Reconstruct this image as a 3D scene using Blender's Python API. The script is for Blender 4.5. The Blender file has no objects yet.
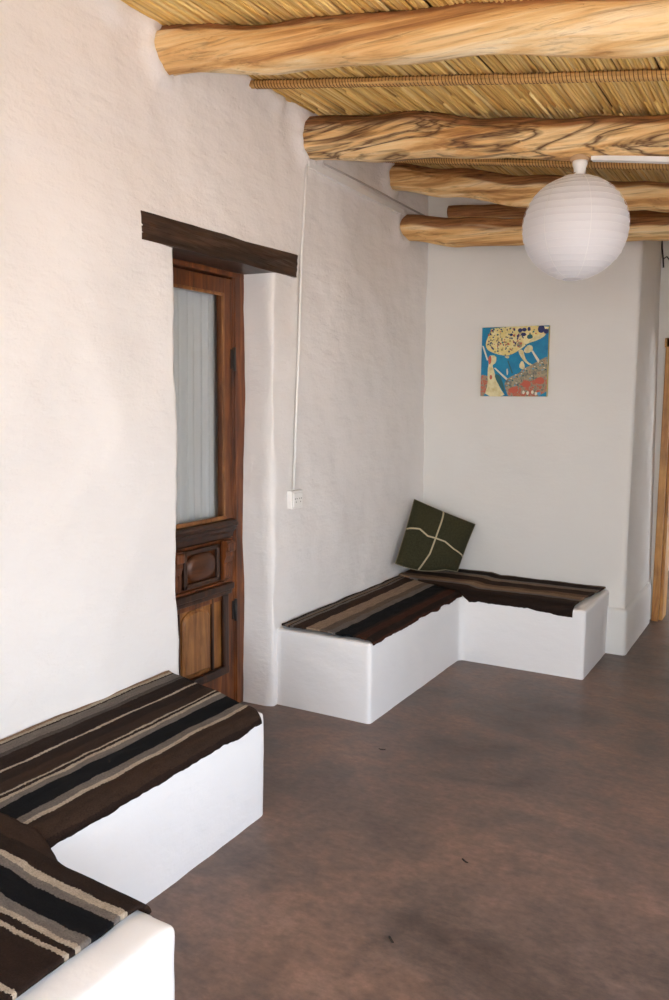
import bpy, bmesh, math, random
from mathutils import Vector, Matrix, noise
C = bpy.context.scene.collection
SC = bpy.context.scene
random.seed(7)

# ------------------------------------------------------------------ camera, world, sun, exposure
CAM = (2.43219, -0.40224, 1.65171)
YAW, PITCH, ROLL, FPX = 0.5117010, 0.1178863, 0.0088993, 839.747
Fv = Vector((-math.sin(YAW)*math.cos(PITCH), math.cos(YAW)*math.cos(PITCH), -math.sin(PITCH)))
Rv = Vector((math.cos(YAW), math.sin(YAW), 0)); Uv = Rv.cross(Fv)
cr, sr = math.cos(ROLL), math.sin(ROLL)
R2 = Rv*cr + Uv*sr; U2 = -Rv*sr + Uv*cr
cd = bpy.data.cameras.new('camera'); cam = bpy.data.objects.new('camera', cd); C.objects.link(cam)
m = Matrix.Identity(4)
for i in range(3):
    m[i][0] = R2[i]; m[i][1] = U2[i]; m[i][2] = -Fv[i]; m[i][3] = CAM[i]
cam.matrix_world = m
cd.sensor_fit = 'VERTICAL'; cd.sensor_height = 36.0; cd.lens = FPX*36/1000; cd.clip_start = .02
SC.camera = cam

SKY_STRENGTH, SUN_STRENGTH, EXPOSURE = 5.0, 19.0, 0.88
w = bpy.data.worlds.new('sky'); SC.world = w; w.use_nodes = True
nt = w.node_tree; bg = nt.nodes['Background']
tc = nt.nodes.new('ShaderNodeTexCoord'); sx = nt.nodes.new('ShaderNodeSeparateXYZ'); rp = nt.nodes.new('ShaderNodeValToRGB')
nt.links.new(tc.outputs['Generated'], sx.inputs[0]); nt.links.new(sx.outputs['Z'], rp.inputs[0]); nt.links.new(rp.outputs[0], bg.inputs[0])
rp.color_ramp.elements[0].position = 0.0; rp.color_ramp.elements[0].color = (.92, .96, .98, 1)
rp.color_ramp.elements[1].position = .8; rp.color_ramp.elements[1].color = (.55, .70, 1.0, 1)
bg.inputs[1].default_value = SKY_STRENGTH
sd = bpy.data.lights.new('sun', 'SUN'); sd.energy = SUN_STRENGTH; sd.angle = .009; sd.color = (1, .96, .90)
sun = bpy.data.objects.new('sun', sd); C.objects.link(sun)
sun.rotation_euler = Vector((.25, -.5, -.83)).to_track_quat('-Z', 'Y').to_euler()
def portal(name, loc, direction, sx_, sy_):
    d = bpy.data.lights.new(name, 'AREA'); d.shape = 'RECTANGLE'; d.size = sx_; d.size_y = sy_; d.cycles.is_portal = True
    o = bpy.data.objects.new(name, d); C.objects.link(o); o.location = loc
    o.rotation_euler = Vector(direction).to_track_quat('-Z', 'Y').to_euler()
ROZ = (.45, 2.25); ROY = [(-2.1, .1), (1.45, 2.75)]      # unseen gallery openings in the right wall, split and sized for the light
for a_, b_ in ROY: portal('gallery_opening', (3.6, (a_+b_)/2, sum(ROZ)/2), (-1, 0, 0), b_-a_, ROZ[1]-ROZ[0])
RE = (1.30, 3.35, .0, 2.45)              # opening added behind the camera to brighten the back wall: x0, x1, z0, z1
portal('added_rear_opening', ((RE[0]+RE[1])/2, -2.45, (RE[2]+RE[3])/2), (0, 1, 0), RE[1]-RE[0], RE[3]-RE[2])
vs = SC.view_settings
vs.view_transform = 'Standard'; vs.look = 'None'; vs.gamma = 1; vs.use_curve_mapping = False; vs.exposure = EXPOSURE
SC.cycles.use_denoising = True
SC.cycles.max_bounces = 12; SC.cycles.diffuse_bounces = 8

# ------------------------------------------------------------------ materials
def mat(name, base=(.8, .8, .8), rough=.6, spec=.5):
    M = bpy.data.materials.new(name); M.use_nodes = True
    b = M.node_tree.nodes['Principled BSDF']
    b.inputs['Base Color'].default_value = (*base, 1); b.inputs['Roughness'].default_value = rough
    b.inputs['Specular IOR Level'].default_value = spec
    return M, M.node_tree, b
def nd(t, kind, **kw):
    n = t.nodes.new('ShaderNode'+kind)
    for k, v in kw.items(): setattr(n, k, v)
    return n
def coords(t, scale=(1, 1, 1), out='Object'):
    c = nd(t, 'TexCoord'); mp = nd(t, 'Mapping'); mp.inputs['Scale'].default_value = scale
    t.links.new(c.outputs[out], mp.inputs[0]); return mp.outputs[0]
def tex_noise(t, vec, scale, detail=4, rough=.55, dist=0.0):
    n = nd(t, 'TexNoise'); n.inputs['Scale'].default_value = scale; n.inputs['Detail'].default_value = detail
    n.inputs['Roughness'].default_value = rough; n.inputs['Distortion'].default_value = dist
    if vec: t.links.new(vec, n.inputs['Vector'])
    return n.outputs['Fac']
def ramp(t, fac, stops, interp='LINEAR'):
    r = nd(t, 'ValToRGB'); cr_ = r.color_ramp; cr_.interpolation = interp
    while len(cr_.elements) < len(stops): cr_.elements.new(.5)
    for e, (p_, c_) in zip(cr_.elements, stops):
        e.position = p_; e.color = (*c_, 1) if len(c_) == 3 else c_
    t.links.new(fac, r.inputs[0]); return r.outputs[0]
def mix(t, fac, a, b, mode='MIX'):
    n = nd(t, 'MixRGB', blend_type=mode)
    for i, v in enumerate((fac, a, b)):
        if isinstance(v, (int, float)): n.inputs[i].default_value = v
        elif isinstance(v, tuple): n.inputs[i].default_value = (*v, 1)
        else: t.links.new(v, n.inputs[i])
    return n.outputs[0]
def mth(t, op, a, b=0.0, clamp=False):
    n = nd(t, 'Math', operation=op, use_clamp=clamp)
    for i, v in enumerate((a, b)):
        if isinstance(v, (int, float)): n.inputs[i].default_value = v
        else: t.links.new(v, n.inputs[i])
    return n.outputs[0]
def bump(t, b, h, strength=.3, dist=.01):
    n = nd(t, 'Bump'); n.inputs['Strength'].default_value = strength; n.inputs['Distance'].default_value = dist
    t.links.new(h, n.inputs['Height']); t.links.new(n.outputs[0], b.inputs['Normal'])

def plaster(name, base, lump=.35):
    M, t, b = mat(name, base, .88, .25)
    v = coords(t)
    n1 = tex_noise(t, coords(t, (1, .8, 2.2)), 3.6, 6, .55); n2 = tex_noise(t, v, 45, 4, .6); n3 = tex_noise(t, v, 1.7, 3)
    tint = ramp(t, n3, [(.3, tuple(x*.965 for x in base)), (.7, base)])
    t.links.new(tint, b.inputs['Base Color'])
    h = mth(t, 'ADD', mth(t, 'MULTIPLY', n1, 1.0), mth(t, 'MULTIPLY', n2, .16))
    bump(t, b, h, lump, .025)
    return M
M_wall = plaster('white_plaster', (.82, .80, .785), .6)
M_smooth = plaster('smooth_white_plaster', (.80, .795, .765), .25)
M_bench = plaster('bench_plaster', (.85, .85, .85), .25)

M_floor, t, b = mat('red_brown_cement', (.1, .07, .06), .4, .5)
v = coords(t)
n1 = tex_noise(t, coords(t, (1.0, 1.5, 1)), 1.3, 7, .62, .6); n2 = tex_noise(t, v, 9, 6, .65); n3 = tex_noise(t, v, 60, 4)
c1 = ramp(t, n1, [(.28, (.078, .054, .044)), (.45, (.138, .097, .078)), (.6, (.198, .124, .090)), (.75, (.25, .165, .122))])
c2 = mix(t, .8, ramp(t, n2, [(.3, (.6, .6, .6)), (.7, (1.3, 1.25, 1.25))]), ramp(t, tex_noise(t, coords(t, (26, 40, 1)), 1, 5, .7), [(.3, (.6, .6, .6)), (.7, (1.4, 1.36, 1.35))]), 'MULTIPLY')
t.links.new(mix(t, .8, c1, c2, 'MULTIPLY'), b.inputs['Base Color'])
t.links.new(ramp(t, n2, [(.3, (.32,)*3), (.7, (.52,)*3)]), b.inputs['Roughness'])
bump(t, b, mth(t, 'ADD', n2, mth(t, 'MULTIPLY', n3, .3)), .12, .01)

M_ground, t, b = mat('sunny_earth', (.45, .36, .27), .9)
t.links.new(ramp(t, tex_noise(t, coords(t), 1.2, 6), [(.3, (.46, .385, .32)), (.7, (.56, .485, .42))]), b.inputs['Base Color'])

def log_wood(name, seed, tracks=.3):
    M, t, b = mat(name, (.5, .3, .15), .62, .35)
    off = nd(t, 'Mapping'); cc = nd(t, 'TexCoord'); t.links.new(cc.outputs['Object'], off.inputs[0])
    off.inputs['Location'].default_value = (seed*3.1, seed*1.7, seed*.9); off.inputs['Scale'].default_value = (.6, 8, 8)
    n1 = tex_noise(t, off.outputs[0], 1.1, 7, .6, 1.4)
    off2 = nd(t, 'Mapping'); t.links.new(cc.outputs['Object'], off2.inputs[0])
    off2.inputs['Location'].default_value = (seed, seed*2, 0); off2.inputs['Scale'].default_value = (1.6, 45, 45)
    n2 = tex_noise(t, off2.outputs[0], 1.3, 6, .65, .5)
    base = ramp(t, n1, [(.30, (.33, .15, .055)), (.40, (.56, .29, .10)), (.47, (.76, .47, .19)), (.56, (.86, .62, .31)), (.68, (.92, .76, .50))])
    at = nd(t, 'Attribute', attribute_name='bark')
    bark = ramp(t, n2, [(.3, (.15, .062, .026)), (.5, (.33, .145, .055)), (.7, (.47, .235, .095))])
    c = mix(t, at.outputs['Fac'], base, bark)
    c = mix(t, .8, c, ramp(t, n2, [(.30, (.42, .33, .27)), (.46, (1, 1, 1)), (.8, (1.12, 1.1, 1.08))]), 'MULTIPLY')
    # insect galleries and splits: dark thin lines following the grain
    off3 = nd(t, 'Mapping'); t.links.new(cc.outputs['Object'], off3.inputs[0])
    off3.inputs['Location'].default_value = (seed*5, 0, seed); off3.inputs['Scale'].default_value = (1.1, 8, 8)
    n3 = tex_noise(t, off3.outputs[0], 1.0, 4, .55, 1.3)
    ridge = mth(t, 'ABSOLUTE', mth(t, 'SUBTRACT', n3, .5))
    n4 = tex_noise(t, off.outputs[0], .7, 2)
    line = mth(t, 'MULTIPLY', ramp(t, ridge, [(.0, (1, 1, 1)), (.008+.022*tracks, (.5*tracks,)*3), (.012+.060*tracks, (0, 0, 0))]), ramp(t, n4, [(.56-.26*tracks, (0, 0, 0)), (.66-.26*tracks, (1, 1, 1))]))
    c = mix(t, mth(t, 'MULTIPLY', line, min(1, 1.2*tracks)), c, (.13, .06, .026))
    t.links.new(c, b.inputs['Base Color'])
    bump(t, b, mth(t, 'SUBTRACT', mth(t, 'ADD', n2, n1), mth(t, 'MULTIPLY', line, .6)), .5, .012)
    return M

def cane_mat(name, cols):
    M, t, b = mat(name, cols[0], .5, .4)
    g = nd(t, 'NewGeometry')
    c = ramp(t, g.outputs['Random Per Island'], [(i/(len(cols)-1), c_) for i, c_ in enumerate(cols)])
    n = tex_noise(t, coords(t, (30, 3, 30)), 1.0, 4)
    c = mix(t, .6, c, ramp(t, n, [(.3, (.74, .70, .62)), (.65, (1.12, 1.10, 1.08))]), 'MULTIPLY')
    t.links.new(c, b.inputs['Base Color']); bump(t, b, n, .2, .004)
    return M
M_cane = cane_mat('golden_cane', [(.74, .47, .13), (.84, .58, .19), (.90, .66, .25), (.80, .51, .15), (.92, .72, .33), (.60, .35, .09)])
M_rod = cane_mat('tan_cane', [(.70, .43, .15), (.82, .55, .22)])
M_twine = mat('dark_twine', (.22, .10, .035), .8)[0]
M_mud = mat('roof_mud', (.16, .10, .055), .95)[0]

def door_wood(name, cols, axis=2):
    M, t, b = mat(name, cols[1], .42, .5)
    s = [16, 16, 16]; s[axis] = 1.6
    n = tex_noise(t, coords(t, tuple(s)), 1.5, 6, .6, .7)
    k = tex_noise(t, coords(t), 6, 4)
    c = ramp(t, n, [(.3, cols[0]), (.52, cols[1]), (.72, cols[2])])
    c = mix(t, .6, c, ramp(t, k, [(.3, (.5, .45, .4)), (.6, (1.05, 1.05, 1.05))]), 'MULTIPLY')
    t.links.new(c, b.inputs['Base Color']); bump(t, b, n, .25, .004)
    return M
M_door = door_wood('varnished_door_wood', [(.045, .013, .005), (.145, .042, .010), (.27, .088, .021)])
M_doory = door_wood('varnished_rail_wood', [(.03, .010, .004), (.085, .027, .009), (.16, .055, .017)], 1)
M_panel = door_wood('light_panel_wood', [(.11, .038, .011), (.27, .11, .03), (.42, .20, .062)])
M_carve = door_wood('dark_carved_wood', [(.016, .007, .004), (.04, .015, .007), (.095, .034, .012)])
M_lintel = door_wood('dark_lintel_wood', [(.012, .007, .005), (.04, .02, .012), (.095, .048, .028)], 1)
M_orange = door_wood('orange_frame_wood', [(.40, .17, .04), (.58, .29, .08), (.66, .37, .12)])
M_iron = mat('dark_iron', (.02, .016, .014), .5)[0]
M_white_pl = mat('white_plastic', (.82, .82, .80), .35)[0]
M_black = mat('black_rubber', (.02, .02, .02), .5)[0]

M_glass, t, b = mat('window_glass', (1, 1, 1), .02)
out = t.nodes['Material Output']
tr = nd(t, 'BsdfTransparent'); gl = nd(t, 'BsdfGlossy'); gl.inputs['Roughness'].default_value = .03
fr = nd(t, 'Fresnel'); fr.inputs['IOR'].default_value = 1.5; mx = nd(t, 'MixShader')
tr.inputs[0].default_value = (.95, .96, .96, 1)
gg = nd(t, 'NewGeometry')
t.links.new(mth(t, 'MULTIPLY', fr.outputs[0], mth(t, 'SUBTRACT', 1.0, gg.outputs['Backfacing'])), mx.inputs[0]); t.links.new(tr.outputs[0], mx.inputs[1]); t.links.new(gl.outputs[0], mx.inputs[2])
t.links.new(mx.outputs[0], out.inputs['Surface'])
M_curtain, t, b = mat('sheer_curtain', (.60, .615, .625), .9, .1)
wv = nd(t, 'TexWave'); t.links.new(coords(t, (1, 1, 1)), wv.inputs['Vector']); wv.inputs['Scale'].default_value = 60
bump(t, b, tex_noise(t, coords(t, (1, 300, 300)), 1.0, 2), .1, .002)

M_paper, t, b = mat('white_rice_paper', (.90, .905, .93), .8, .2)
tl = nd(t, 'BsdfTranslucent'); tl.inputs[0].default_value = (.86, .86, .88, 1); mx = nd(t, 'MixShader'); mx.inputs[0].default_value = .35
out = t.nodes['Material Output']; t.links.new(b.outputs[0], mx.inputs[1]); t.links.new(tl.outputs[0], mx.inputs[2]); t.links.new(mx.outputs[0], out.inputs['Surface'])
M_seam = mat('white_paper_seam', (.97, .97, .97), .6)[0]

def stripe_mat(name, stops, wave=.007, span=.8):
    """stops: list of (metres across, colour); the colour runs to the next stop."""
    M, t, b = mat(name, (.1, .07, .05), .95, .1)
    u = nd(t, 'UVMap'); sp = nd(t, 'SeparateXYZ'); t.links.new(u.outputs[0], sp.inputs[0])
    mp = nd(t, 'Mapping'); t.links.new(u.outputs[0], mp.inputs[0]); mp.inputs['Scale'].default_value = (7, 9, 1)
    n = tex_noise(t, mp.outputs[0], 1, 4, .6)
    f = tex_noise(t, u.outputs[0], 160, 2)
    s = mth(t, 'ADD', sp.outputs[0], mth(t, 'MULTIPLY', mth(t, 'SUBTRACT', n, .5), wave*3))
    s = mth(t, 'ADD', s, mth(t, 'MULTIPLY', mth(t, 'SUBTRACT', f, .5), .013))
    s = mth(t, 'DIVIDE', s, span)
    c = ramp(t, s, [(max(0, p_)/span, c_) for p_, c_ in stops], 'CONSTANT')
    mp2 = nd(t, 'Mapping'); t.links.new(u.outputs[0], mp2.inputs[0]); mp2.inputs['Scale'].default_value = (420, 150, 1)
    g = tex_noise(t, mp2.outputs[0], 1, 3, .7)
    mp3 = nd(t, 'Mapping'); t.links.new(u.outputs[0], mp3.inputs[0]); mp3.inputs['Scale'].default_value = (60, 14, 1)
    g2 = tex_noise(t, mp3.outputs[0], 1, 3, .7)
    c = mix(t, .75, c, ramp(t, g, [(.3, (.45, .45, .45)), (.7, (1.5, 1.5, 1.5))]), 'MULTIPLY')
    c = mix(t, .6, c, ramp(t, g2, [(.3, (.65, .65, .65)), (.7, (1.3, 1.3, 1.3))]), 'MULTIPLY')
    t.links.new(c, b.inputs['Base Color'])
    bump(t, b, mth(t, 'ADD', g, g2), .6, .006)
    return M

# ------------------------------------------------------------------ mesh helpers
def obj(name, bm, mt=None, parent=None, smooth=False, mats=None):
    me = bpy.data.meshes.new(name)
    bm.normal_update(); bm.to_mesh(me); bm.free()
    o = bpy.data.objects.new(name, me); C.objects.link(o)
    for x in (mats or [mt]): me.materials.append(x)
    if smooth:
        for p_ in me.polygons: p_.use_smooth = True
    if parent: o.parent = parent
    return o
def tag(o, label, cat, group=None, kind='thing'):
    o['label'] = label; o['category'] = cat; o['kind'] = kind
    if group: o['group'] = group
    return o
def struct(o): o['kind'] = 'structure'; return o
def empty(name, loc):
    o = bpy.data.objects.new(name, None); C.objects.link(o); o.location = loc; o.empty_display_size = .1
    return o
def box(bm, a, b_, mi=0, bev=0.0, seg=2):
    r = bmesh.ops.create_cube(bm, size=1.0)
    vsx = r['verts']
    for v_ in vsx:
        v_.co = Vector([(a[i]+b_[i])/2 + v_.co[i]*(b_[i]-a[i]) for i in range(3)])
    fs = {f for v_ in vsx for f in v_.link_faces}
    for f in fs: f.material_index = mi
    if bev:
        es = {e for v_ in vsx for e in v_.link_edges}
        bmesh.ops.bevel(bm, geom=list(es), offset=bev, segments=seg, affect='EDGES', profile=.5)
    return vsx
def hexa(bm, pts):
    vv = [bm.verts.new(p_) for p_ in pts]
    for q in ((3, 2, 1, 0), (4, 5, 6, 7), (0, 1, 5, 4), (1, 2, 6, 5), (2, 3, 7, 6), (3, 0, 4, 7)):
        bm.faces.new([vv[i] for i in q])
def prism(bm, poly, z0, z1):
    lo = [bm.verts.new((x, y, z0)) for x, y in poly]; hi = [bm.verts.new((x, y, z1)) for x, y in poly]
    bm.faces.new(lo[::-1]); bm.faces.new(hi); n = len(poly)
    for i in range(n): bm.faces.new([lo[i], lo[(i+1) % n], hi[(i+1) % n], hi[i]])
def tube(bm, path, rad, sides=10, closed=False, mi=0):
    path = [Vector(p_) for p_ in path]; n = len(path); rings = []
    rads = rad if isinstance(rad, (list, tuple)) else [rad]*n
    prev = None
    for i, p_ in enumerate(path):
        if closed: d = path[(i+1) % n]-path[i-1]
        else: d = path[min(i+1, n-1)]-path[max(i-1, 0)]
        d.normalize()
        ref = prev if prev is not None else (Vector((0, 0, 1)) if abs(d.z) < .9 else Vector((1, 0, 0)))
        a = (ref - d*ref.dot(d)).normalized(); prev = a; c_ = d.cross(a)
        rings.append([bm.verts.new(p_ + (a*math.cos(k*2*math.pi/sides) + c_*math.sin(k*2*math.pi/sides))*rads[i]) for k in range(sides)])
    m_ = n if closed else n-1
    for i in range(m_):
        A, B = rings[i], rings[(i+1) % n]
        for k in range(sides):
            f = bm.faces.new([A[k], A[(k+1) % sides], B[(k+1) % sides], B[k]]); f.material_index = mi; f.smooth = True
    if not closed:
        f = bm.faces.new(rings[0][::-1]); f.material_index = mi; f = bm.faces.new(rings[-1]); f.material_index = mi
def lathe(bm, prof, c, sides=32, axis='Z', mi=0):
    rings = []
    for r_, h in prof:
        ring = []
        for k in range(sides):
            a = 2*math.pi*k/sides; x, y = r_*math.cos(a), r_*math.sin(a)
            ring.append(bm.verts.new(Vector(c) + (Vector((x, y, h)) if axis == 'Z' else Vector((h, x, y)))))
        rings.append(ring)
    for A, B in zip(rings, rings[1:]):
        for k in range(sides):
            f = bm.faces.new([A[k], A[(k+1) % sides], B[(k+1) % sides], B[k]]); f.smooth = True; f.material_index = mi
    return rings
def NB(): return bmesh.new()
tex_big = bpy.data.textures.new('adobe_swell', 'CLOUDS'); tex_big.noise_scale = .55; tex_big.noise_depth = 3
tex_small = bpy.data.textures.new('adobe_lumps', 'CLOUDS'); tex_small.noise_scale = .12; tex_small.noise_depth = 2
def adobe(o, voxel, smooth_it, big=.02, small=.006):
    """hand-plastered masonry: fused volume, softened edges, uneven face"""
    r = o.modifiers.new('fuse', 'REMESH'); r.mode = 'VOXEL'; r.voxel_size = voxel; r.use_smooth_shade = True
    if smooth_it:
        s = o.modifiers.new('soften', 'SMOOTH'); s.iterations = smooth_it; s.factor = .5
    for tx, st in ((tex_big, big), (tex_small, small)):
        if st:
            d = o.modifiers.new('uneven', 'DISPLACE'); d.texture = tx; d.strength = st; d.mid_level = .5; d.texture_coords = 'GLOBAL'
    return o

# ------------------------------------------------------------------ the room
def zc(x): return 3.16 - .15*x                 # underside of the cane roof
bm = NB(); box(bm, (-1, -2.6, -.2), (3.8, 9.0, 0)); struct(obj('floor', bm, M_floor))
bm = NB(); box(bm, (3.8, -30, -.3), (45, 40, -.12)); box(bm, (-30, -30, -.3), (3.8, -2.6, -.12)); struct(obj('ground', bm, M_ground))

DY0, DY1, DZ = 2.50, 3.262, 2.30               # door recess in the left wall
bm = NB()
box(bm, (-.5, -2.3, -.1), (0, DY0, 3.32)); box(bm, (-.5, DY1, -.1), (0, 5.5, 3.32)); box(bm, (-.5, DY0-.1, DZ+.05), (0, DY1+.1, 3.32))
box(bm, (-.6, DY0-.1, -.1), (-.36, DY1+.1, DZ+.15))
y = -.5
while y < 5.3:                                   # uneven plaster lip under the canes and round the beam ends
    r = bmesh.ops.create_icosphere(bm, subdivisions=2, radius=1)
    s = (random.uniform(.02, .05), random.uniform(.05, .11), random.uniform(.03, .075))
    for v_ in r['verts']: v_.co = Vector((v_.co.x*s[0]+.010, v_.co.y*s[1]+y, v_.co.z*s[2]+3.16))
    y += random.uniform(.07, .15)
for yb, zb, rr in ((2.45, 3.075, .10), (3.61, 3.04, .12), (4.62, 3.07, .09), (4.8, 2.795, .09)):
    for k in range(9):
        a = k/9*2*math.pi; r = bmesh.ops.create_icosphere(bm, subdivisions=1, radius=random.uniform(.024, .042))
        bmesh.ops.translate(bm, verts=r['verts'], vec=(.012, yb+rr*math.cos(a), zb+rr*math.sin(a)))
adobe(struct(obj('wall_left', bm, M_wall)), .025, 2, .05, .009)

bm = NB()
hexa(bm, [(-.3, 5.24, -.1), (1.457, 5.24, -.1), (1.464, 6.35, -.1), (-.3, 6.35, -.1), (-.3, 5.24, 3.3), (1.457, 5.24, 3.3), (1.395, 6.35, 3.3), (-.3, 6.35, 3.3)])
adobe(struct(obj('wall_back', bm, M_smooth)), .025, 2, .012, .004)
bm = NB(); box(bm, (1.30, 5.218, -.05), (1.478, 6.22, .31))
adobe(struct(obj('baseboard_back', bm, M_smooth)), .02, 2, .006, .004)
bm = NB()
box(bm, (1.30, 6.3, -.1), (1.50, 6.6, 2.1)); box(bm, (1.3, 6.3, 2.1), (3.8, 6.6, 3.3)); box(bm, (2.46, 6.3, -.1), (3.8, 6.6, 2.1))
struct(obj('wall_end', bm, M_smooth))
bm = NB(); box(bm, (-.3, 8.4, -.1), (5.0, 8.7, 3.3)); box(bm, (-.5, 6.3, -.1), (-.3, 8.7, 3.3)); struct(obj('wall_beyond', bm, M_smooth))
bm = NB()
ys = [-2.3]+[q for ab in ROY for q in ab]+[6.6]
for a_, b_ in zip(ys[0::2], ys[1::2]): box(bm, (3.4, a_, -.1), (3.8, b_, 3.1))
for a_, b_ in ROY: box(bm, (3.4, a_, -.1), (3.8, b_, ROZ[0])); box(bm, (3.4, a_, ROZ[1]), (3.8, b_, 3.1))
struct(obj('wall_right', bm, M_wall))
bm = NB(); box(bm, (-.5, .1, -.1), (.55, .42, 3.3)); struct(obj('wall_front', bm, M_wall))
bm = NB(); box(bm, (-.5, -2.6, -.1), (RE[0], -2.3, 3.3)); box(bm, (RE[1], -2.6, -.1), (3.8, -2.3, 3.3)); box(bm, (RE[0], -2.6, RE[3]), (RE[1], -2.3, 3.3)); struct(obj('wall_rear', bm, M_wall))

# roof: mud over a continuous layer of canes laid front to back
bm = NB()
hexa(bm, [(-.6, -2.7, zc(-.6)+.03), (4.3, -2.7, zc(4.3)+.03), (4.3, 8.8, zc(4.3)+.03), (-.6, 8.8, zc(-.6)+.03),
          (-.6, -2.7, zc(-.6)+.25), (4.3, -2.7, zc(4.3)+.25), (4.3, 8.8, zc(4.3)+.25), (-.6, 8.8, zc(-.6)+.25)])
struct(obj('roof', bm, M_mud))
bm = NB(); rnd = random.Random(3)
x = -.02
while x < 3.45:
    rad = rnd.uniform(.0058, .0080)
    y = -2.3 + rnd.uniform(-.8, 0)
    while y < 6.3:
        L = rnd.uniform(1.6, 2.6); y1 = min(y+L, 6.32)
        sl = rnd.uniform(-.003, .003); n = 7
        ph = rnd.uniform(0, 6); dz = rnd.uniform(-.002, .002)
        pts = []
        for i in range(n):
            f = i/(n-1); yy = y+(y1-y)*f
            xx = x + sl*(f-.5)*2 + .003*math.sin(ph+f*5)
            pts.append((xx, yy, zc(xx) + .012 + dz + .003*math.sin(ph*2+f*4)))
        if rnd.random() > .008: tube(bm, pts, rad*rnd.uniform(.92, 1.05), 7)
        y = y1 + rnd.uniform(.0, .015)
    x += rad*2*rnd.uniform(.86, .99)
struct(obj('ceiling', bm, M_cane))

# ------------------------------------------------------------------ roof beams
def beam(name, y, pts, seed, label, bark_edge=.35, flat=.9, tracks=.3):
    """pts: (x, centre z, radius) along the log"""
    NX, NA = 170, 40
    bm = NB(); lay = bm.verts.layers.float.new('bark')
    xs0, xs1 = pts[0][0], pts[-1][0]
    def at(x):
        for a, c_ in zip(pts, pts[1:]):
            if x <= c_[0]:
                f = (x-a[0])/(c_[0]-a[0]); f = f*f*(3-2*f)
                return a[1]+(c_[1]-a[1])*f, a[2]+(c_[2]-a[2])*f
        return pts[-1][1:]
    rings = []
    for i in range(NX):
        x = xs0+(xs1-xs0)*i/(NX-1); z, r = at(x)
        yy = y + .018*noise.noise((x*1.1, seed*7, 0)); z += .008*noise.noise((x*1.6, seed*3, 4))
        ring = []
        for k in range(NA):
            a = 2*math.pi*k/NA; ca, sa = math.cos(a), math.sin(a)
            q = r*(1 + .10*noise.noise((x*1.3, ca*1.1+seed*5, sa*1.1)) + .07*noise.noise((x*2.2, ca*3+seed, sa*3)))
            g = noise.noise((x*1.5+seed*9, ca*4.5, sa*4.5)); q -= r*.10*max(0, .14-abs(g))/.14*(noise.noise((x*.9, seed*2, ca)) > -.1)
            v_ = bm.verts.new((x, yy+q*ca*flat, z+q*sa))
            e = sa - bark_edge + .45*noise.noise((x*1.4+seed*2, ca*2, sa*2)) + .22*noise.noise((x*4, ca*5+seed, sa*5))
            v_[lay] = min(1, max(0, e/.18+.5))
            ring.append(v_)
        rings.append(ring)
    for A, B in zip(rings, rings[1:]):
        for k in range(NA):
            f = bm.faces.new([A[k], A[(k+1) % NA], B[(k+1) % NA], B[k]]); f.smooth = True
    bm.faces.new(rings[0][::-1]); bm.faces.new(rings[-1])
    bmesh.ops.recalc_face_normals(bm, faces=bm.faces[:])
    o = obj(name, bm, log_wood(name+'_wood', seed, tracks))
    tag(o, label, 'beam')
    return o
beam('ceiling_beam', 2.45, [(-.3, 3.085, .095), (0, 3.082, .094), (.6, 2.985, .088), (1.27, 2.915, .083), (2.0, 2.80, .085), (3.5, 2.575, .085)], 1.3,
     'thickest and nearest roof log, pale tan, at the top of the picture', .55, 1.0, .04)
beam('ceiling_beam', 3.61, [(-.3, 3.05, .11), (0, 3.036, .108), (.54, 2.98, .114), (1.06, 2.897, .09), (1.45, 2.842, .092), (1.83, 2.80, .088), (3.5, 2.56, .085)], 2.1,
     'gnarled roof log with dark insect tracks, the paper lantern hanging from it', .42, 1.0, 1.0)
beam('ceiling_beam', 4.62, [(-.3, 3.08, .085), (0, 3.07, .085), (.41, 2.99, .086), (.91, 2.885, .087), (1.54, 2.795, .078), (1.7, 2.77, .078), (3.5, 2.52, .08)], 3.7,
     'roof log with a long split, dipping behind the top of the paper lantern', .40)
beam('ceiling_beam', 4.86, [(-.3, 2.80, .085), (0, 2.80, .083), (.41, 2.735, .092), (.8, 2.70, .08), (1.51, 2.664, .066), (1.67, 2.652, .068), (3.5, 2.46, .07)], 4.4,
     'lowest short-looking roof log in front of the back wall, brown above and pale below', .15)
beam('wall_plate_log', 5.15, [(.19, 2.935, .045), (.5, 2.915, .045), (.75, 2.89, .042), (1.4, 2.79, .045), (2.6, 2.62, .045)], 5.2,
     'thin dark brown log lying against the top of the back wall', -.9)

def cane_rod(y, x0, x1, seed, label):
    r_ = empty('cane_rod', (x0, y, zc(x0)-.02)); tag(r_, label, 'cane rod', 'cane bundles tied under the reed ceiling')
    bm = NB()
    for k in range(5):
        a = k*2*math.pi/5; pts = []
        for i in range(24):
            x = x0+(x1-x0)*i/23
            pts.append((x-x0, .011*math.cos(a)+.006*noise.noise((x*2, seed, k)), zc(x)-.018+.010*math.sin(a)+.006*noise.noise((x*1.5, seed+4, 0)) - (zc(x0)-.02)))
        tube(bm, pts, .009, 7)
    obj('cane_bundle', bm, M_rod, r_)
    bm = NB(); pts = []; x = x0+.02; k = 0
    while x < x1-.02:
        cz = zc(x)-.018-(zc(x0)-.02)+.006*noise.noise((x*1.5, seed+4, 0)); cy = .006*noise.noise((x*2, seed, 2)); a = k*math.pi/4
        pts.append((x-x0, cy+.0212*math.cos(a), cz+.0208*math.sin(a)))
        x += (.0165+.006*noise.noise((x*6, seed, 7)))/8; k += 1
    tube(bm, pts, .0017, 4)
    obj('twine_binding', bm, M_twine, r_)
cane_rod(3.05, .02, 3.4, 2, 'twine-bound cane rod under the reeds between the two nearest roof logs')
cane_rod(4.45, .02, 3.4, 5, 'twine-bound cane rod under the reeds right behind the gnarled lantern log')

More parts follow.
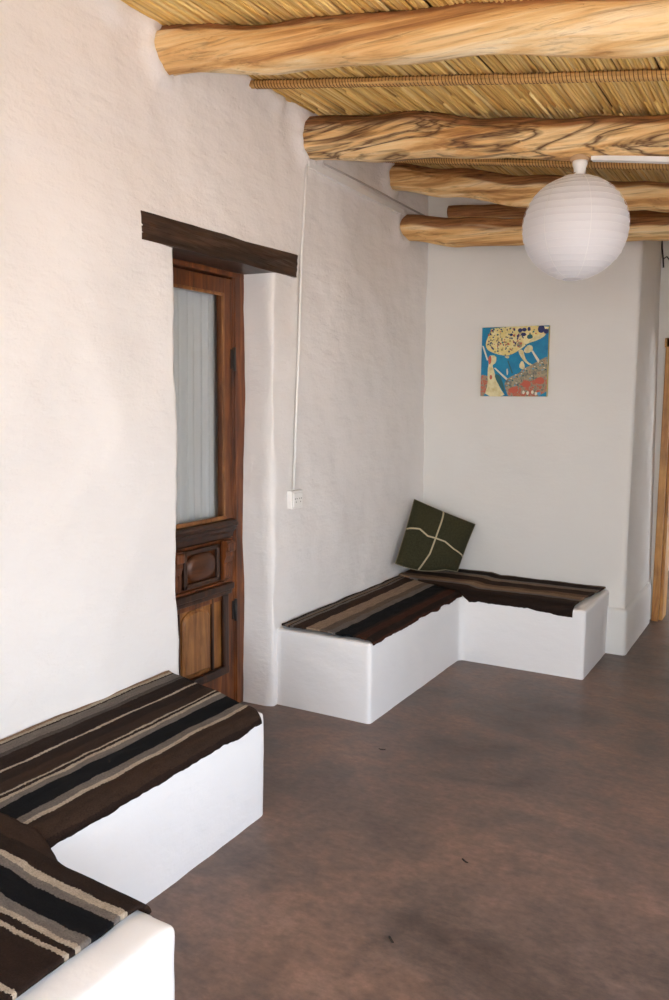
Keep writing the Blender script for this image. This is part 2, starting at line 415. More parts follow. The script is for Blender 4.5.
# ------------------------------------------------------------------ benches and blankets
bm = NB(); prism(bm, [(-.1, .3), (1.215, .3), (1.215, 1.035), (.634, 1.06), (.634, 2.26), (-.1, 2.46)], -.06, .425)
o = adobe(obj('built_in_bench', bm, M_bench), .0155, 9, .014, .004)
tag(o, 'white plastered corner bench at the bottom left, in the foreground before the door', 'bench')
bm = NB(); prism(bm, [(-.1, 3.31), (.567, 3.31), (.567, 4.58), (1.352, 4.58), (1.352, 5.35), (-.1, 5.35)], -.06, .422)
o = adobe(obj('built_in_bench', bm, M_bench), .0155, 3, .010, .004)
tag(o, 'white plastered corner bench at the back, beneath the small painting', 'bench')

TAN, CREAM, GREY, GREYD = (.24, .16, .105), (.38, .32, .25), (.15, .13, .115), (.07, .058, .05)
BRN, DBRN, BLK, RUST = (.036, .021, .014), (.022, .013, .0095), (.006, .006, .007), (.05, .019, .011)
stripA = [(0, TAN), (.02, CREAM), (.038, DBRN), (.048, GREY), (.105, GREYD), (.13, DBRN), (.212, CREAM), (.222, DBRN), (.29, BRN), (.352, CREAM), (.362, DBRN), (.376, CREAM), (.392, GREY), (.425, BLK), (.515, GREY), (.55, CREAM), (.566, BRN), (.64, DBRN)]
stripB = [(0, DBRN), (.06, GREYD), (.09, BLK), (.15, GREY), (.17, DBRN), (.215, CREAM), (.226, DBRN), (.352, CREAM), (.364, DBRN), (.382, CREAM), (.40, GREY), (.428, BLK), (.498, GREY), (.522, CREAM), (.546, DBRN), (.60, BRN)]
stripC = [(0, DBRN), (.03, GREY), (.045, TAN), (.055, DBRN), (.065, GREY), (.085, BRN), (.165, (.28, .20, .14)), (.25, (.13, .095, .072)), (.30, GREY), (.345, BLK), (.45, DBRN), (.47, RUST), (.53, DBRN), (.56, RUST)]
stripD = [(0, BLK), (.02, TAN), (.035, DBRN), (.14, GREY), (.17, (.20, .145, .10)), (.22, BRN), (.34, (.15, .09, .055)), (.40, (.24, .16, .10)), (.46, GREY), (.50, BRN), (.56, DBRN)]
def blanket(name, label, stops, w0, wmax, flat_end, rad, along0, along1, place, seed, group, step=.0125, zt=.432):
    """a heavy cloth laid over a bench: s runs across from the wall (w0) over the front edge; place(across, along, z) gives the point"""
    bm = NB(); uvl = bm.loops.layers.uv.new('UVMap')
    n = int((along1-along0)/step)+1; ns = 64; grid = []; uvs = {}
    for j in range(n):
        a = along0+(along1-along0)*j/(n-1)
        smax = wmax(a) + .010*noise.noise((a*9, seed, 0)) + .005*noise.noise((a*40, seed, 3))
        row = []
        for i in range(ns):
            s = w0 + (smax-w0)*i/(ns-1)
            if s < flat_end: off, z = s, zt
            else:
                q = (s-flat_end)/rad
                if q < math.pi/2: off, z = flat_end+rad*math.sin(q), zt-rad*(1-math.cos(q))
                else: off, z = flat_end+rad, zt-rad-(s-flat_end-rad*math.pi/2)
            h = .005*noise.noise((s*7, a*5, seed)) + .003*noise.noise((s*22, a*12, seed+3))
            jj = .006*noise.noise((s*9, seed*3, 1)) if j in (0, n-1) else 0
            sh = along_shift(name, s, a, along0, along1)
            off += (.003*noise.noise((a*8, z*20, seed)) if s > flat_end else 0)
            v_ = bm.verts.new(place(off, a+jj+sh, z+h+.004, s, zt+h+.004)); uvs[v_] = (s, a); row.append(v_)
        grid.append(row)
    for A, B in zip(grid, grid[1:]):
        for i in range(ns-1):
            f = bm.faces.new([A[i], A[i+1], B[i+1], B[i]]); f.smooth = True
            for lp in f.loops: lp[uvl].uv = uvs[lp.vert]
    bmesh.ops.recalc_face_normals(bm, faces=bm.faces[:])
    o = obj(name, bm, stripe_mat('woven_stripes', stops))
    if o.data.polygons[len(o.data.polygons)//4].normal.z < 0: o.data.flip_normals()
    sd_ = o.modifiers.new('thick', 'SOLIDIFY'); sd_.thickness = .011; sd_.offset = 1
    tag(o, label, 'blanket', group)
    return o
SHIFT = {}
def bl(a, a0, a1, p_, q):
    f = min(1, max(0, (a-a0)/(a1-a0))); return p_+(q-p_)*f
def along_shift(name, s, a, a0, a1):
    f = SHIFT.get('f'); return f(s, a, a0, a1) if f else 0
G1 = 'striped blankets on the benches'
SHIFT['f'] = lambda s, a, a0, a1: (.20*(1-min(1, s/.63)))*((a-a0)/(a1-a0))**3
blanket('striped_blanket', 'dark striped blanket along the near bench, its end in front of the door', stripA, .006, lambda a: .662, .595, .042, 1.02, 2.215,
        lambda o, a, z, s, zf: (o, a, z), 1, G1)
SHIFT['f'] = lambda s, a, a0, a1: (.012*noise.noise((s*6, 3, 1)))*((a-a0)/(a1-a0))
blanket('striped_blanket', 'dark striped blanket in the bottom left corner, on the rounded bench end', stripB, .006, lambda a: .675-.045*min(1, max(0, (a-.9)/.2)), .575, .04, .02, 1.105,
        lambda o, a, z, s, zf: (a, .43+.065*min(1, max(0, (1.16-a)/.5))*.45+bl(a, .62, .82, s, o), bl(a, .62, .82, zf+.013, z)), 2, G1)
SHIFT['f'] = lambda s, a, a0, a1: (.012*noise.noise((s*7, 5, 1)))
blanket('striped_blanket', 'brown and beige striped blanket on the back bench, along the left wall', stripC, .012, lambda a: .575, .535, .03, 3.335, 5.0,
        lambda o, a, z, s, zf: (o, a, z), 3, G1)
SHIFT['f'] = lambda s, a, a0, a1: -(.06*min(1, s/.5))*max(0, (a-a0)/(a1-a0)-.5)*2
blanket('striped_blanket', 'brown striped blanket under the painting, running to the end of the back bench', stripD, .012,
        lambda a: (.42 + (.672-.42)*min(1, max(0, (a-.02)/.56))) if a < .58 else .672 + .02*min(1, max(0, (a-1.0)/.3)), .61, .035, .022, 1.335,
        lambda o, a, z, s, zf: (a, 5.232-bl(a, .555, .62, s, o), bl(a, .555, .62, zf+.013, z)), 4, G1)

# ------------------------------------------------------------------ door in the left wall
d = empty('door_1', (-.2, 2.87, 0)); struct(d); d['label'] = 'old panelled wooden door with a tall glass pane in the left wall'; d['category'] = 'door'
def dpart(name, boxes, mt, parent=d, bev=.004):
    bm = NB()
    for a, b_ in boxes:
        box(bm, (a[0]+.2, a[1]-2.87, a[2]), (b_[0]+.2, b_[1]-2.87, b_[2]), bev=bev)
    o = obj(name, bm, mt, parent); return o
dpart('door_frame', [((-.30, 2.42, 0), (-.185, 2.555, 2.34)), ((-.299, 3.195, 0), (-.185, 3.32, 2.34)), ((-.30, 2.42, 2.275), (-.183, 3.32, 2.36)),
                     ((-.24, 2.555, 0), (-.20, 2.562, 2.28)), ((-.24, 3.187, 0), (-.196, 3.197, 2.28))], M_door)
leaf = dpart('door_leaf', [((-.245, 2.563, .02), (-.20, 2.645, 2.265)), ((-.245, 3.112, .02), (-.20, 3.186, 2.265)),
                           ((-.2445, 2.57, 2.185), (-.2015, 3.18, 2.264)), ((-.2445, 2.57, .94), (-.2015, 3.18, 1.035)),
                           ((-.2445, 2.57, .60), (-.2015, 3.18, .70)), ((-.2445, 2.57, .021), (-.2015, 3.18, .22)), ((-.243, 2.6, .1), (-.222, 3.15, 1.0))], M_door)
dpart('glazing_bead', [((-.205, 2.645, 1.035), (-.192, 2.658, 2.187)), ((-.205, 3.100, 1.035), (-.192, 3.114, 2.187)), ((-.2052, 2.645, 2.172), (-.1925, 3.114, 2.188)),
                       ((-.2055, 2.645, 1.03), (-.188, 3.114, 1.050))], M_panel, leaf, .003)
dpart('glass_pane', [((-.226, 2.64, 1.03), (-.222, 3.115, 2.19))], M_glass, leaf, 0)
# heavy moulded shelf under the glass
bm = NB()
prof = [(-.20, 1.03), (-.165, 1.025), (-.150, 1.012), (-.150, .998), (-.163, .990), (-.168, .975), (-.182, .958), (-.186, .935), (-.20, .925)]
vv0 = [bm.verts.new((x_+.2, 2.60-2.87, z_)) for x_, z_ in prof]; vv1 = [bm.verts.new((x_+.2, 3.165-2.87, z_)) for x_, z_ in prof]
for i in range(len(prof)-1): bm.faces.new([vv0[i], vv0[i+1], vv1[i+1], vv1[i]])
bm.faces.new(vv0[::-1]); bm.faces.new(vv1); bmesh.ops.recalc_face_normals(bm, faces=bm.faces[:])
obj('moulded_sill', bm, M_carve, leaf)
# carved band: two corbels with a lozenge panel between
for yc in (2.70, 3.115):
    bm = NB(); q = [(-.2, .92), (-.165, .92), (-.158, .895), (-.170, .87), (-.168, .84), (-.184, .80), (-.180, .76), (-.186, .715), (-.2, .705)]
    v0 = [bm.verts.new((x_+.2, yc-.036-2.87, z_)) for x_, z_ in q]; v1 = [bm.verts.new((x_+.2, yc+.036-2.87, z_)) for x_, z_ in q]
    for i in range(len(q)-1): bm.faces.new([v0[i], v0[i+1], v1[i+1], v1[i]])
    bm.faces.new(v0[::-1]); bm.faces.new(v1); bmesh.ops.recalc_face_normals(bm, faces=bm.faces[:])
    box(bm, (.03, yc-.028-2.87, .862), (.05, yc+.028-2.87, .912), bev=.008)
    for k in range(3): box(bm, (.008, yc-.03+.022*k-2.87, .72), (.022, yc-.016+.022*k-2.87, .80), bev=.004)
    obj('carved_corbel', bm, M_door, leaf)
dpart('band_frame', [((-.205, 2.765, .885), (-.185, 3.055, .91)), ((-.205, 2.765, .715), (-.185, 3.055, .74)), ((-.205, 2.765, .715), (-.185, 2.79, .91)), ((-.205, 3.03, .715), (-.185, 3.055, .91))], M_carve, leaf, .006)
bm = NB()
rings = []
for sc_, x_ in ((1, .0), (.92, .016), (.7, .02), (.4, .03), (.02, .033)):
    rings.append([bm.verts.new((x_-.004, 2.91-2.87+.115*sc_*math.copysign(abs(math.cos(a))**.8, math.cos(a)), .8125+.072*sc_*math.copysign(abs(math.sin(a))**.8, math.sin(a)))) for a in [k*math.pi/12 for k in range(24)]])
for A, B in zip(rings, rings[1:]):
    for k in range(24): f = bm.faces.new([A[k], A[(k+1) % 24], B[(k+1) % 24], B[k]]); f.smooth = True
obj('carved_lozenge', bm, M_doory, leaf)
dpart('dentil_moulding', [((-.205, 2.60, .655), (-.172, 3.16, .69)), ((-.205, 2.62, .63), (-.182, 3.15, .655))], M_carve, leaf, .006)
# big lower panel with an arched raised field
dpart('panel_moulding', [((-.205, 2.665, .20), (-.183, 2.705, .63)), ((-.205, 3.085, .20), (-.183, 3.125, .63)), ((-.205, 2.665, .20), (-.18, 3.125, .245))], M_carve, leaf, .008)
bm = NB()
def field(bm, y0, y1, z0, z1, x0, inset, arch):
    prof = [(y0, z0), (y1, z0), (y1, z1-arch)] + [((y0+y1)/2 + (y1-y0)/2*math.cos(k*math.pi/10), z1-arch+arch*math.sin(k*math.pi/10)) for k in range(1, 10)] + [(y0, z1-arch)]
    c_ = Vector(((y0+y1)/2, (z0+z1)/2)); rg = []
    for f, dx in ((1, 0), (.985, .012), (.93, .014), (.86, .022)):
        rg.append([bm.verts.new((x0+dx, c_.x+(p_[0]-c_.x)*f-2.87, c_.y+(p_[1]-c_.y)*(1-(1-f)*.7))) for p_ in prof])
    for A, B in zip(rg, rg[1:]):
        n = len(prof)
        for k in range(n): bm.faces.new([A[k], A[(k+1) % n], B[(k+1) % n], B[k]])
    bm.faces.new(rg[-1])
field(bm, 2.76, 2.985, .26, .60, -.016, .02, .055); box(bm, (-.022, 2.70-2.87, .245), (-.012, 3.09-2.87, .63))
bmesh.ops.recalc_face_normals(bm, faces=bm.faces[:])
obj('raised_panel', bm, M_panel, leaf)
dpart('panel_bead', [((-.214, 2.998, .245), (-.196, 3.012, .63)), ((-.214, 2.735, .245), (-.200, 2.745, .63))], M_carve, leaf, .004)
for zh in (1.86, .53):
    bm = NB(); lathe(bm, [(.0, -.06), (.008, -.06), (.008, .06), (0, .06)], (.012, 3.19-2.87, zh), 12); box(bm, (0, 3.17-2.87, zh-.05), (.006, 3.21-2.87, zh+.05))
    obj('hinge', bm, M_iron, d)
# curtain behind the glass
bm = NB(); ny, nz = 110, 30; g = []
for i in range(nz):
    z_ = .98+(2.23-.98)*i/(nz-1); g.append([bm.verts.new((-.285 + .012*math.sin(j*.55+.6*math.sin(z_*2)) + .006*math.sin(j*.21+1), 2.60+.55*j/(ny-1), z_)) for j in range(ny)])
for A, B in zip(g, g[1:]):
    for j in range(ny-1): f = bm.faces.new([A[j], A[j+1], B[j+1], B[j]]); f.smooth = True
o = obj('curtain', bm, M_curtain); tag(o, 'sheer whitish curtain hanging behind the glass of the wooden door', 'curtain')
o.modifiers.new('thick', 'SOLIDIFY').thickness = .002

bm = NB(); box(bm, (-.30, 2.285, 2.298), (.013, 3.478, 2.412))
bmesh.ops.subdivide_edges(bm, edges=bm.edges[:], cuts=14, use_grid_fill=True)
for v_ in bm.verts:
    n_ = noise.noise_vector((v_.co.x*9, v_.co.y*5, v_.co.z*14)); v_.co += n_*.005
    if v_.co.x > 0: v_.co.x += .004*noise.noise((3, v_.co.y*14, v_.co.z*60))
o = obj('door_lintel', bm, M_lintel); tag(o, 'dark rough timber lintel set in the wall above the wooden door', 'lintel')

# ------------------------------------------------------------------ wiring on the left wall
bm = NB(); tube(bm, [(.012, 3.572, 2.90), (.013, 3.552, 2.68), (.012, 3.528, 2.45), (.014, 3.505, 2.05), (.012, 3.482, 1.65), (.012, 3.452, 1.168)], .0075, 10)
tag(obj('conduit', bm, M_white_pl), 'thin white conduit running down the left wall to the socket', 'conduit')
s = empty('wall_socket', (.005, 3.463, 1.114)); tag(s, 'small white wall socket at the foot of the thin white conduit', 'socket')
bm = NB(); box(bm, (-.008, -.058, -.05), (.026, .058, .05), bev=.006); obj('socket_box', bm, M_white_pl, s)
bm = NB(); box(bm, (.024, -.045, -.038), (.031, .045, .038), bev=.003); obj('cover_plate', bm, M_white_pl, s)
bm = NB()
for yy in (-.022, .022):
    for dy, dz in ((-.009, .006), (.009, .006), (0, -.012)):
        lathe(bm, [(0, .0315), (.0035, .0315), (.0035, .030)], (0, yy+dy, dz), 8, 'X')
obj('pin_hole', bm, M_black, s)
bm = NB(); hexa(bm, [(-.01, 3.575, 2.885), (.026, 3.575, 2.885), (.026, 4.78, 2.865), (-.01, 4.78, 2.865), (-.01, 3.575, 2.918), (.026, 3.575, 2.918), (.026, 4.78, 2.898), (-.01, 4.78, 2.898)])
tag(obj('cable_trunking', bm, M_white_pl), 'white cable trunking high on the left wall, under the ends of the roof logs', 'trunking')
bm = NB(); tube(bm, [(.012, 3.70, 2.945), (.012, 4.2, 2.945), (.013, 4.7, 2.935), (.012, 5.20, 2.93)], .006, 8)
tag(obj('cable', bm, mat('grey_cable', (.45, .42, .39), .6)[0]), 'thin greyish cable running just above the white trunking on the left wall', 'cable')

# ------------------------------------------------------------------ paper lantern under the second log
LC = Vector((1.436, 3.61, 2.449)); LR = .237
lan = empty('pendant_lantern', (LC.x, LC.y, LC.z+LR)); tag(lan, 'round white paper lantern hanging from the gnarled roof log', 'lamp')
bm = NB(); prof = []; NR = 19
t0, t1 = math.radians(12), math.radians(168)
for i in range(NR*6+1):
    th = t0+(t1-t0)*i/(NR*6); sag = .0018*abs(math.sin(math.pi*i/6))
    prof.append(((LR-sag)*math.sin(th), (LR-sag)*math.cos(th)*.985 - LR))
rings = lathe(bm, prof, (0, 0, 0), 72)
for ring in rings:
    for v_ in ring:
        a = math.atan2(v_.co.y, v_.co.x); k = .004*noise.noise((math.cos(a)*1.5, math.sin(a)*1.5, v_.co.z*9)); v_.co.z += .006*noise.noise((math.cos(a)*1.2, math.sin(a)*1.2, v_.co.z*18)); v_.co.x *= 1+k; v_.co.y *= 1+k
obj('paper_shade', bm, M_paper, lan)
bm = NB()
for i in range(NR+1):
    th = t0+(t1-t0)*i/NR; r_ = LR*math.sin(th)+.0002; z_ = LR*math.cos(th)*.985-LR
    tube(bm, [(r_*math.cos(a), r_*math.sin(a), z_+.006*noise.noise((math.cos(a)*1.2, math.sin(a)*1.2, z_*18))) for a in [k*math.pi/24 for k in range(48)]], .0007, 5, closed=True)
obj('wire_rib', bm, M_seam, lan)
for a0 in [-1.05-.86*k for k in range(7)]:
    bm = NB(); L_, R_ = [], []
    for i in range(41):
        th = t0+(t1-t0)*i/40
        for da, lst in ((-.005, L_), (.005, R_)):
            a = a0+da/max(.25, math.sin(th)); r_ = (LR+.0015)*math.sin(th)
            lst.append(bm.verts.new((r_*math.cos(a), r_*math.sin(a), (LR+.0015)*math.cos(th)*.985-LR)))
    for i in range(40): bm.faces.new([L_[i], R_[i], R_[i+1], L_[i+1]])
    o = obj('paper_seam', bm, M_seam, lan); o.modifiers.new('thick', 'SOLIDIFY').thickness = .001
bm = NB(); lathe(bm, [(.0, .062), (.032, .062), (.034, .045), (.028, .030), (.024, -.004), (.018, -.016), (0, -.016)], (.01, 0, 0), 20); obj('bulb_holder', bm, M_white_pl, lan)
bm = NB(); lathe(bm, [(.0, .098), (.046, .098), (.046, .066), (.040, .058), (0, .058)], (.01, 0, 0), 24); obj('mounting_block', bm, mat('tan_block', (.50, .32, .17), .6)[0], lan)
M_str = mat('straw_string', (.55, .38, .17), .9)[0]
for k in range(3):
    bm = NB(); a = k*2.1; tube(bm, [(.01+.02*math.cos(a), .02*math.sin(a), .012), (.03*math.cos(a), .03*math.sin(a), -.004), (.05*math.cos(a), .05*math.sin(a), -.007)], .0016, 6); obj('tie_string', bm, M_str, lan)
bm = NB(); tube(bm, [(-.012, -.026, .004), (-.03, -.034, .010), (-.044, -.036, .004)], .0018, 6)
obj('tie_string', bm, M_str, lan)
bm = NB(); lathe(bm, [(0, -.016), (.014, -.02), (.016, -.05), (.030, -.085), (.032, -.105), (.022, -.13), (0, -.138)], (.01, 0, 0), 20); obj('light_bulb', bm, mat('frosted_bulb', (.9, .9, .88), .3)[0], lan)
bm = NB(); hexa(bm, [(1.50, 3.585, 2.738), (3.3, 3.585, 2.461), (3.3, 3.625, 2.461), (1.50, 3.625, 2.738), (1.50, 3.585, 2.760), (3.3, 3.585, 2.483), (3.3, 3.625, 2.483), (1.50, 3.625, 2.760)])
tag(obj('cable_trunking', bm, M_white_pl), 'straight white cable trunking under the gnarled log, right of the lantern', 'trunking')

# ------------------------------------------------------------------ painting on the back wall
P0 = Vector((.434, 5.205, 1.690)); PW, PH = .462, .468
pt = empty('canvas_painting', (P0.x+PW/2, 5.235, P0.z)); tag(pt, 'small square blue and yellow painting on the back wall', 'painting')
def flat(name, c, r=.6): return mat(name, c, r)[0]
Mblue, t, b = mat('paint_blue', (.01, .22, .42), .5); t.links.new(ramp(t, tex_noise(t, coords(t), 14, 5), [(.3, (.003, .17, .36)), (.7, (.004, .27, .47))]), b.inputs['Base Color'])
Myel, t, b = mat('paint_yellow', (.7, .6, .25), .5)
vo = nd(t, 'TexVoronoi'); vo.inputs['Scale'].default_value = 44; t.links.new(coords(t), vo.inputs['Vector'])
c_ = ramp(t, vo.outputs['Distance'], [(.22, (.16, .12, .12)), (.34, (1, .95, .8))]); c2_ = ramp(t, tex_noise(t, coords(t), 22, 4), [(.36, (.86, .80, .50)), (.55, (.78, .68, .30))])
t.links.new(mix(t, .75, c2_, c_, 'MULTIPLY'), b.inputs['Base Color'])
Mpale, t, b = mat('paint_pale_yellow', (.72, .68, .38), .5); t.links.new(ramp(t, tex_noise(t, coords(t), 30, 5), [(.3, (.58, .50, .22)), (.6, (.76, .72, .44))]), b.inputs['Base Color'])
Mred, t, b = mat('paint_red_mottle', (.4, .1, .06), .5)
n_ = tex_noise(t, coords(t), 36, 6, .7)
t.links.new(ramp(t, n_, [(.28, (.10, .12, .11)), (.40, (.20, .19, .14)), (.48, (.38, .30, .20)), (.54, (.52, .07, .05)), (.62, (.45, .22, .10)), (.72, (.50, .46, .34))]), b.inputs['Base Color'])
Mgrey, t, b = mat('paint_grey_mottle', (.3, .3, .25), .5)
t.links.new(ramp(t, tex_noise(t, coords(t), 45, 6, .7), [(.3, (.08, .11, .12)), (.45, (.24, .23, .17)), (.55, (.42, .38, .24)), (.66, (.36, .13, .08)), (.75, (.5, .5, .45))]), b.inputs['Base Color'])
Mnavy = flat('paint_navy', (.03, .035, .13)); Mteal = flat('paint_teal', (.03, .14, .15)); Mwht = flat('paint_cream', (.74, .72, .58)); Mpink = flat('paint_pink', (.55, .12, .07)); Medge = flat('canvas_edge', (.55, .47, .16)); Mcyan = flat('paint_light_blue', (.10, .40, .62))
bm = NB(); box(bm, (-PW/2, -.028, 0), (PW/2, .0, PH), bev=.002)
obj('canvas', bm, Medge, pt)
PM = [Mblue, Myel, Mpale, Mred, Mgrey, Mnavy, Mteal, Mwht, Mpink, Mcyan]
bm = NB(); layer = [0]
def pp(x, y): return (-PW/2 + (x-30)/575*PW, (665-y)/595*PH)
def shape(pts, mi, smooth_=True):
    pts = [pp(*q) for q in pts]
    if smooth_:
        out_ = []
        for i in range(len(pts)):
            a, b_ = Vector(pts[i]), Vector(pts[(i+1) % len(pts)]); out_ += [a*.75+b_*.25, a*.25+b_*.75]
        pts = out_
    y_ = -.0285-.00025*layer[0]; layer[0] += 1
    cl = lambda q, lo, hi: max(lo, min(hi, q))
    f = bm.faces.new([bm.verts.new((cl(q[0], -PW/2+.001, PW/2-.001), y_, cl(q[1], .001, PH-.001))) for q in pts]); f.material_index = mi
    f.normal_update()
    if f.normal.y > 0: f.normal_flip()
def blob(cx, cy, rx, ry, mi, n=12, sd=0):
    shape([(cx+rx*math.cos(k*2*math.pi/n)*(1+.25*noise.noise((k*1.3, cx, cy))), cy+ry*math.sin(k*2*math.pi/n)*(1+.25*noise.noise((k*1.7, cy, cx)))) for k in range(n)], mi)
shape([(30, 70), (605, 70), (605, 665), (30, 665)], 0, False)
shape([(28, 480), (60, 478), (105, 500), (100, 600), (70, 640), (60, 668), (25, 668)], 3)
shape([(250, 600), (240, 545), (280, 500), (360, 470), (400, 430), (450, 405), (520, 370), (560, 345), (612, 325), (612, 672), (280, 672)], 4)
shape([(270, 640), (290, 590), (380, 560), (410, 510), (460, 540), (520, 510), (612, 480), (612, 668), (280, 668)], 3)
blob(480, 440, 45, 40, 4); blob(430, 560, 40, 28, 8); blob(545, 530, 40, 30, 8); blob(320, 610, 45, 24, 8)
shape([(120, 60), (610, 60), (585, 150), (520, 190), (430, 215), (400, 245), (330, 290), (270, 318), (200, 310), (120, 285), (75, 255), (65, 205), (85, 150)], 1)
shape([(430, 215), (500, 190), (580, 155), (560, 130), (470, 170)], 2)
shape([(350, 270), (395, 265), (410, 330), (440, 375), (480, 395), (455, 402), (410, 370), (370, 320)], 2)
shape([(400, 265), (440, 225), (475, 240), (478, 275), (440, 300), (405, 292)], 2)
shape([(465, 282), (478, 275), (535, 355), (528, 385)], 7, False)
shape([(95, 310), (165, 312), (165, 375), (130, 395), (145, 430), (170, 520), (210, 600), (260, 668), (68, 668), (95, 560), (90, 440), (100, 380)], 2)
blob(108, 350, 14, 40, 8); blob(122, 500, 12, 20, 8)
shape([(35, 225), (50, 230), (95, 350), (82, 355)], 7, False)
shape([(145, 420), (160, 418), (270, 512), (258, 525)], 7, False)
shape([(150, 470), (200, 480), (235, 560), (250, 640), (215, 590), (175, 540)], 6)
shape([(255, 430), (268, 425), (275, 470), (262, 490)], 7); shape([(262, 360), (272, 358), (315, 465), (305, 470)], 6, False)
shape([(280, 320), (232, 322), (258, 340), (275, 338)], 2); shape([(360, 410), (390, 350), (420, 410), (400, 440)], 2)
blob(365, 105, 20, 18, 5, 9); blob(395, 140, 22, 16, 5, 9); blob(400, 100, 20, 16, 5, 9); blob(350, 150, 14, 10, 5, 9); blob(290, 140, 16, 12, 5, 9); blob(440, 95, 14, 18, 5, 9); blob(545, 100, 30, 34, 5, 9); blob(585, 120, 22, 22, 5, 9); blob(450, 160, 25, 20, 6); blob(365, 225, 22, 26, 4); blob(480, 120, 8, 7, 6); blob(500, 135, 7, 6, 8)
for x_, y_ in ((300, 520), (340, 490), (390, 480), (420, 440), (500, 420), (560, 390), (580, 430), (480, 500), (350, 560), (280, 560)): blob(x_, y_, 18, 12, 4, 8); blob(x_+14, y_+8, 9, 6, 6, 7); blob(x_-12, y_+10, 8, 5, 9, 7); blob(x_+2, y_-9, 7, 5, 7, 7)
rr = random.Random(4)
for k in range(110):
    x_, y_ = rr.uniform(95, 430), rr.uniform(80, 285)
    if (x_-240)**2/165**2+(y_-180)**2/112**2 < 1: blob(x_, y_, rr.uniform(4, 9), rr.uniform(4, 10), rr.choice((5, 5, 6, 8)), 6)
for x_, y_ in ((425, 630), (460, 635), (500, 628), (530, 640)): blob(x_, y_, 12, 16, 7, 7)
blob(555, 640, 16, 14, 9)
obj('painted_image', bm, parent=pt, mats=PM)

# ------------------------------------------------------------------ cushion in the corner of the back bench
tl_, tr_, bl_, br_ = Vector((.050, 4.985, .968)), Vector((.445, 5.15, .800)), Vector((.045, 4.70, .555)), Vector((.385, 4.985, .487))
cu = empty('cushion', (.22, 4.92, .47)); tag(cu, 'dark green cushion with a pale ribbon cross, leaning in the bench corner', 'cushion')
co = Vector(cu.location)
def cush(u, v_, side=0, lift=0.0):
    eu, ev = 2*u-1, 2*v_-1
    # slightly concave sides, pointed corners
    u2 = .5+.5*eu*(1-.02*(1-ev*ev)); v2 = .5+.5*ev*(1-.02*(1-eu*eu))
    p_ = bl_.lerp(br_, u2).lerp(tl_.lerp(tr_, u2), v2)
    nrm = (br_-bl_).cross(tl_-bl_).normalized()
    h = .078*max(0, (1-eu**4)*(1-ev**4))**.55
    h += .010*noise.noise((u*3.2, v_*3.2, 2+side))*(1-eu*eu)*(1-ev*ev)
    if side > 0: h *= .7*(1-.45*math.exp(-((u-.42)/.05)**2)*0)
    p_ = p_ - Vector((0, 0, .03*(1-v_)**3*math.sin(math.pi*min(1, u*1.25))**1.0 if u < .8 else 0))
    return p_ + nrm*(side*h + side*lift) - co
bm = NB(); N = 30; front = [[bm.verts.new(cush(i/N, j/N, 1)) for i in range(N+1)] for j in range(N+1)]
back = [[front[j][i] if i in (0, N) or j in (0, N) else bm.verts.new(cush(i/N, j/N, -1)) for i in range(N+1)] for j in range(N+1)]
for g, fl in ((front, False), (back, True)):
    for j in range(N):
        for i in range(N):
            q = [g[j][i], g[j][i+1], g[j+1][i+1], g[j+1][i]]
            f = bm.faces.new(q[::-1] if fl else q); f.smooth = True
M_green, t, b = mat('olive_wool', (.035, .04, .022), .95, .1)
n_ = tex_noise(t, coords(t), 120, 4, .7); t.links.new(ramp(t, n_, [(.3, (.026, .025, .012)), (.7, (.060, .056, .030))]), b.inputs['Base Color']); bump(t, b, n_, .4, .003)
obj('cushion_cover', bm, M_green, cu)
M_rib = mat('pale_ribbon', (.50, .42, .27), .9)[0]
def ribbon(path, width):
    bm = NB(); L_, R_ = [], []
    for k, (u, v_) in enumerate(path):
        a = path[max(0, k-1)]; c_ = path[min(len(path)-1, k+1)]; dx, dy = c_[0]-a[0], c_[1]-a[1]; l = math.hypot(dx, dy)
        nx, ny_ = -dy/l*width/2, dx/l*width/2
        L_.append(bm.verts.new(cush(min(1, max(0, u+nx)), min(1, max(0, v_+ny_)), 1, .003))); R_.append(bm.verts.new(cush(min(1, max(0, u-nx)), min(1, max(0, v_-ny_)), 1, .003)))
    for k in range(len(path)-1): bm.faces.new([L_[k], R_[k], R_[k+1], L_[k+1]])
    bmesh.ops.recalc_face_normals(bm, faces=bm.faces[:])
    o = obj('ribbon', bm, M_rib, cu); s_ = o.modifiers.new('thick', 'SOLIDIFY'); s_.thickness = .004; s_.offset = 0
def smooth_path(pts, n=24):
    out_ = []
    for i in range(n+1):
        f = i/n*(len(pts)-1); k = min(int(f), len(pts)-2); q = f-k; q = q*q*(3-2*q)*.5+q*.5
        out_.append((pts[k][0]+(pts[k+1][0]-pts[k][0])*q, pts[k][1]+(pts[k+1][1]-pts[k][1])*q))
    return out_
ribbon(smooth_path([(.47, 1.0), (.47, .75), (.46, .48), (.44, .22), (.36, .0)]), .024)
ribbon(smooth_path([(0, .53), (.18, .55), (.33, .48), (.46, .48), (.62, .46), (.8, .36), (1, .30)]), .022)
bm = NB(); pts = []
for k in range(40): pts.append(cush(k/40, 0, 1))
for k in range(40): pts.append(cush(1, k/40, 1))
for k in range(40): pts.append(cush(1-k/40, 1, 1))
for k in range(40): pts.append(cush(0, 1-k/40, 1))
tube(bm, pts, .003, 6, closed=True)
obj('piping', bm, mat('tan_piping', (.24, .20, .12), .9)[0], cu)

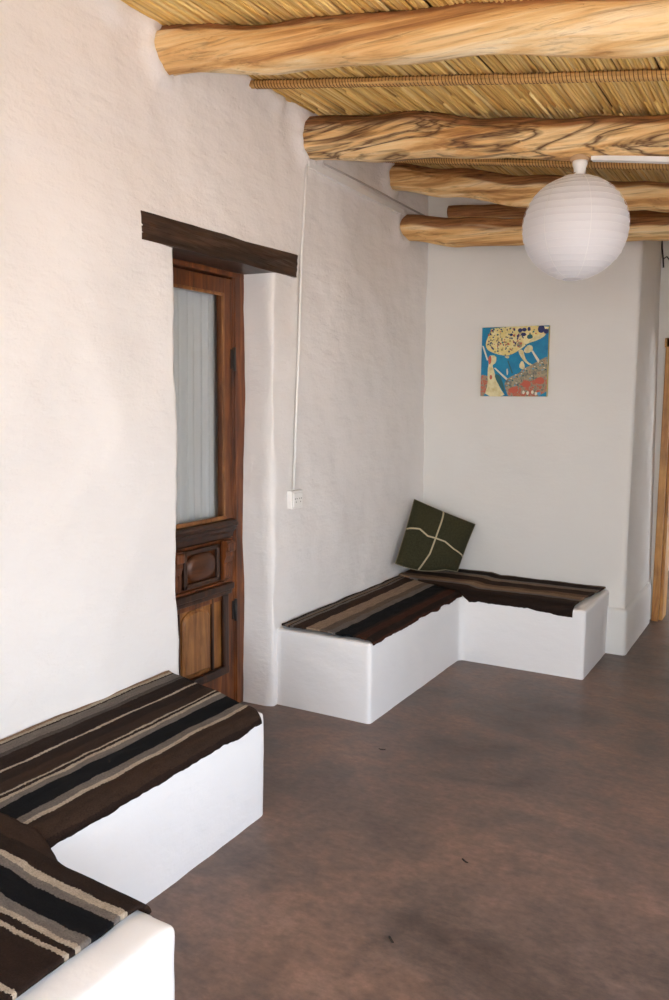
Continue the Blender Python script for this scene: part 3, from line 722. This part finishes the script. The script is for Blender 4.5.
# ------------------------------------------------------------------ far doorway frame, hanging wire, litter
f_ = empty('door_2', (2.0, 6.4, 0)); struct(f_); f_['label'] = 'orange varnished wooden door frame at the right edge, past the back wall'; f_['category'] = 'door frame'
def fpart(boxes):
    bm = NB()
    for a, b_ in boxes: box(bm, (a[0]-2, a[1]-6.4, a[2]), (b_[0]-2, b_[1]-6.4, b_[2]), bev=.006)
    obj('jamb', bm, M_orange, f_)
fpart([((1.478, 6.255, 0), (1.528, 6.5, 2.13)), ((1.528, 6.30, 0), (1.552, 6.5, 2.08))])
fpart([((2.43, 6.255, 0), (2.50, 6.5, 2.13))])
bm = NB(); box(bm, (1.47-2, 6.255-6.4, 2.06), (2.51-2, 6.5-6.4, 2.13), bev=.006); obj('head', bm, M_orange, f_)
bm = NB(); tube(bm, [(1.405, 6.285, 2.86), (1.412, 6.28, 2.78), (1.425, 6.27, 2.70), (1.428, 6.282, 2.64)], .006, 6)
tube(bm, [(1.425, 6.27, 2.70), (1.45, 6.26, 2.715), (1.47, 6.275, 2.69)], .005, 6)
tag(obj('electric_wire', bm, M_black), 'loose dark wire high on the wall above the orange door frame', 'wire')
for x_, y_, a, lb in ((.762, 3.057, .3, 'tiny dark leaf scrap on the floor by the end of the back bench'), (1.415, 1.79, 2.4, 'tiny dark leaf scrap on the floor right of the foreground bench'), (1.453, 2.328, 2.6, 'tiny dark leaf scrap out in the middle of the floor')):
    bm = NB(); vv = []
    for i in range(9):
        th = i*2*math.pi/9; vv.append(bm.verts.new((.030*math.cos(th), .009*math.sin(th)*(1+.4*math.cos(2*th)), .003+.004*math.cos(th)**2)))
    c_ = bm.verts.new((0, 0, .001))
    for i in range(9): bm.faces.new([vv[i], vv[(i+1) % 9], c_])
    o = obj('leaf_scrap', bm, mat('dry_leaf', (.02, .014, .01), .9)[0]); o.location = (x_, y_, .001); o.rotation_euler = (0, 0, a); o.scale = (.6, .6, .8)
    o.modifiers.new('thick', 'SOLIDIFY').thickness = .0015
    tag(o, lb, 'leaf')
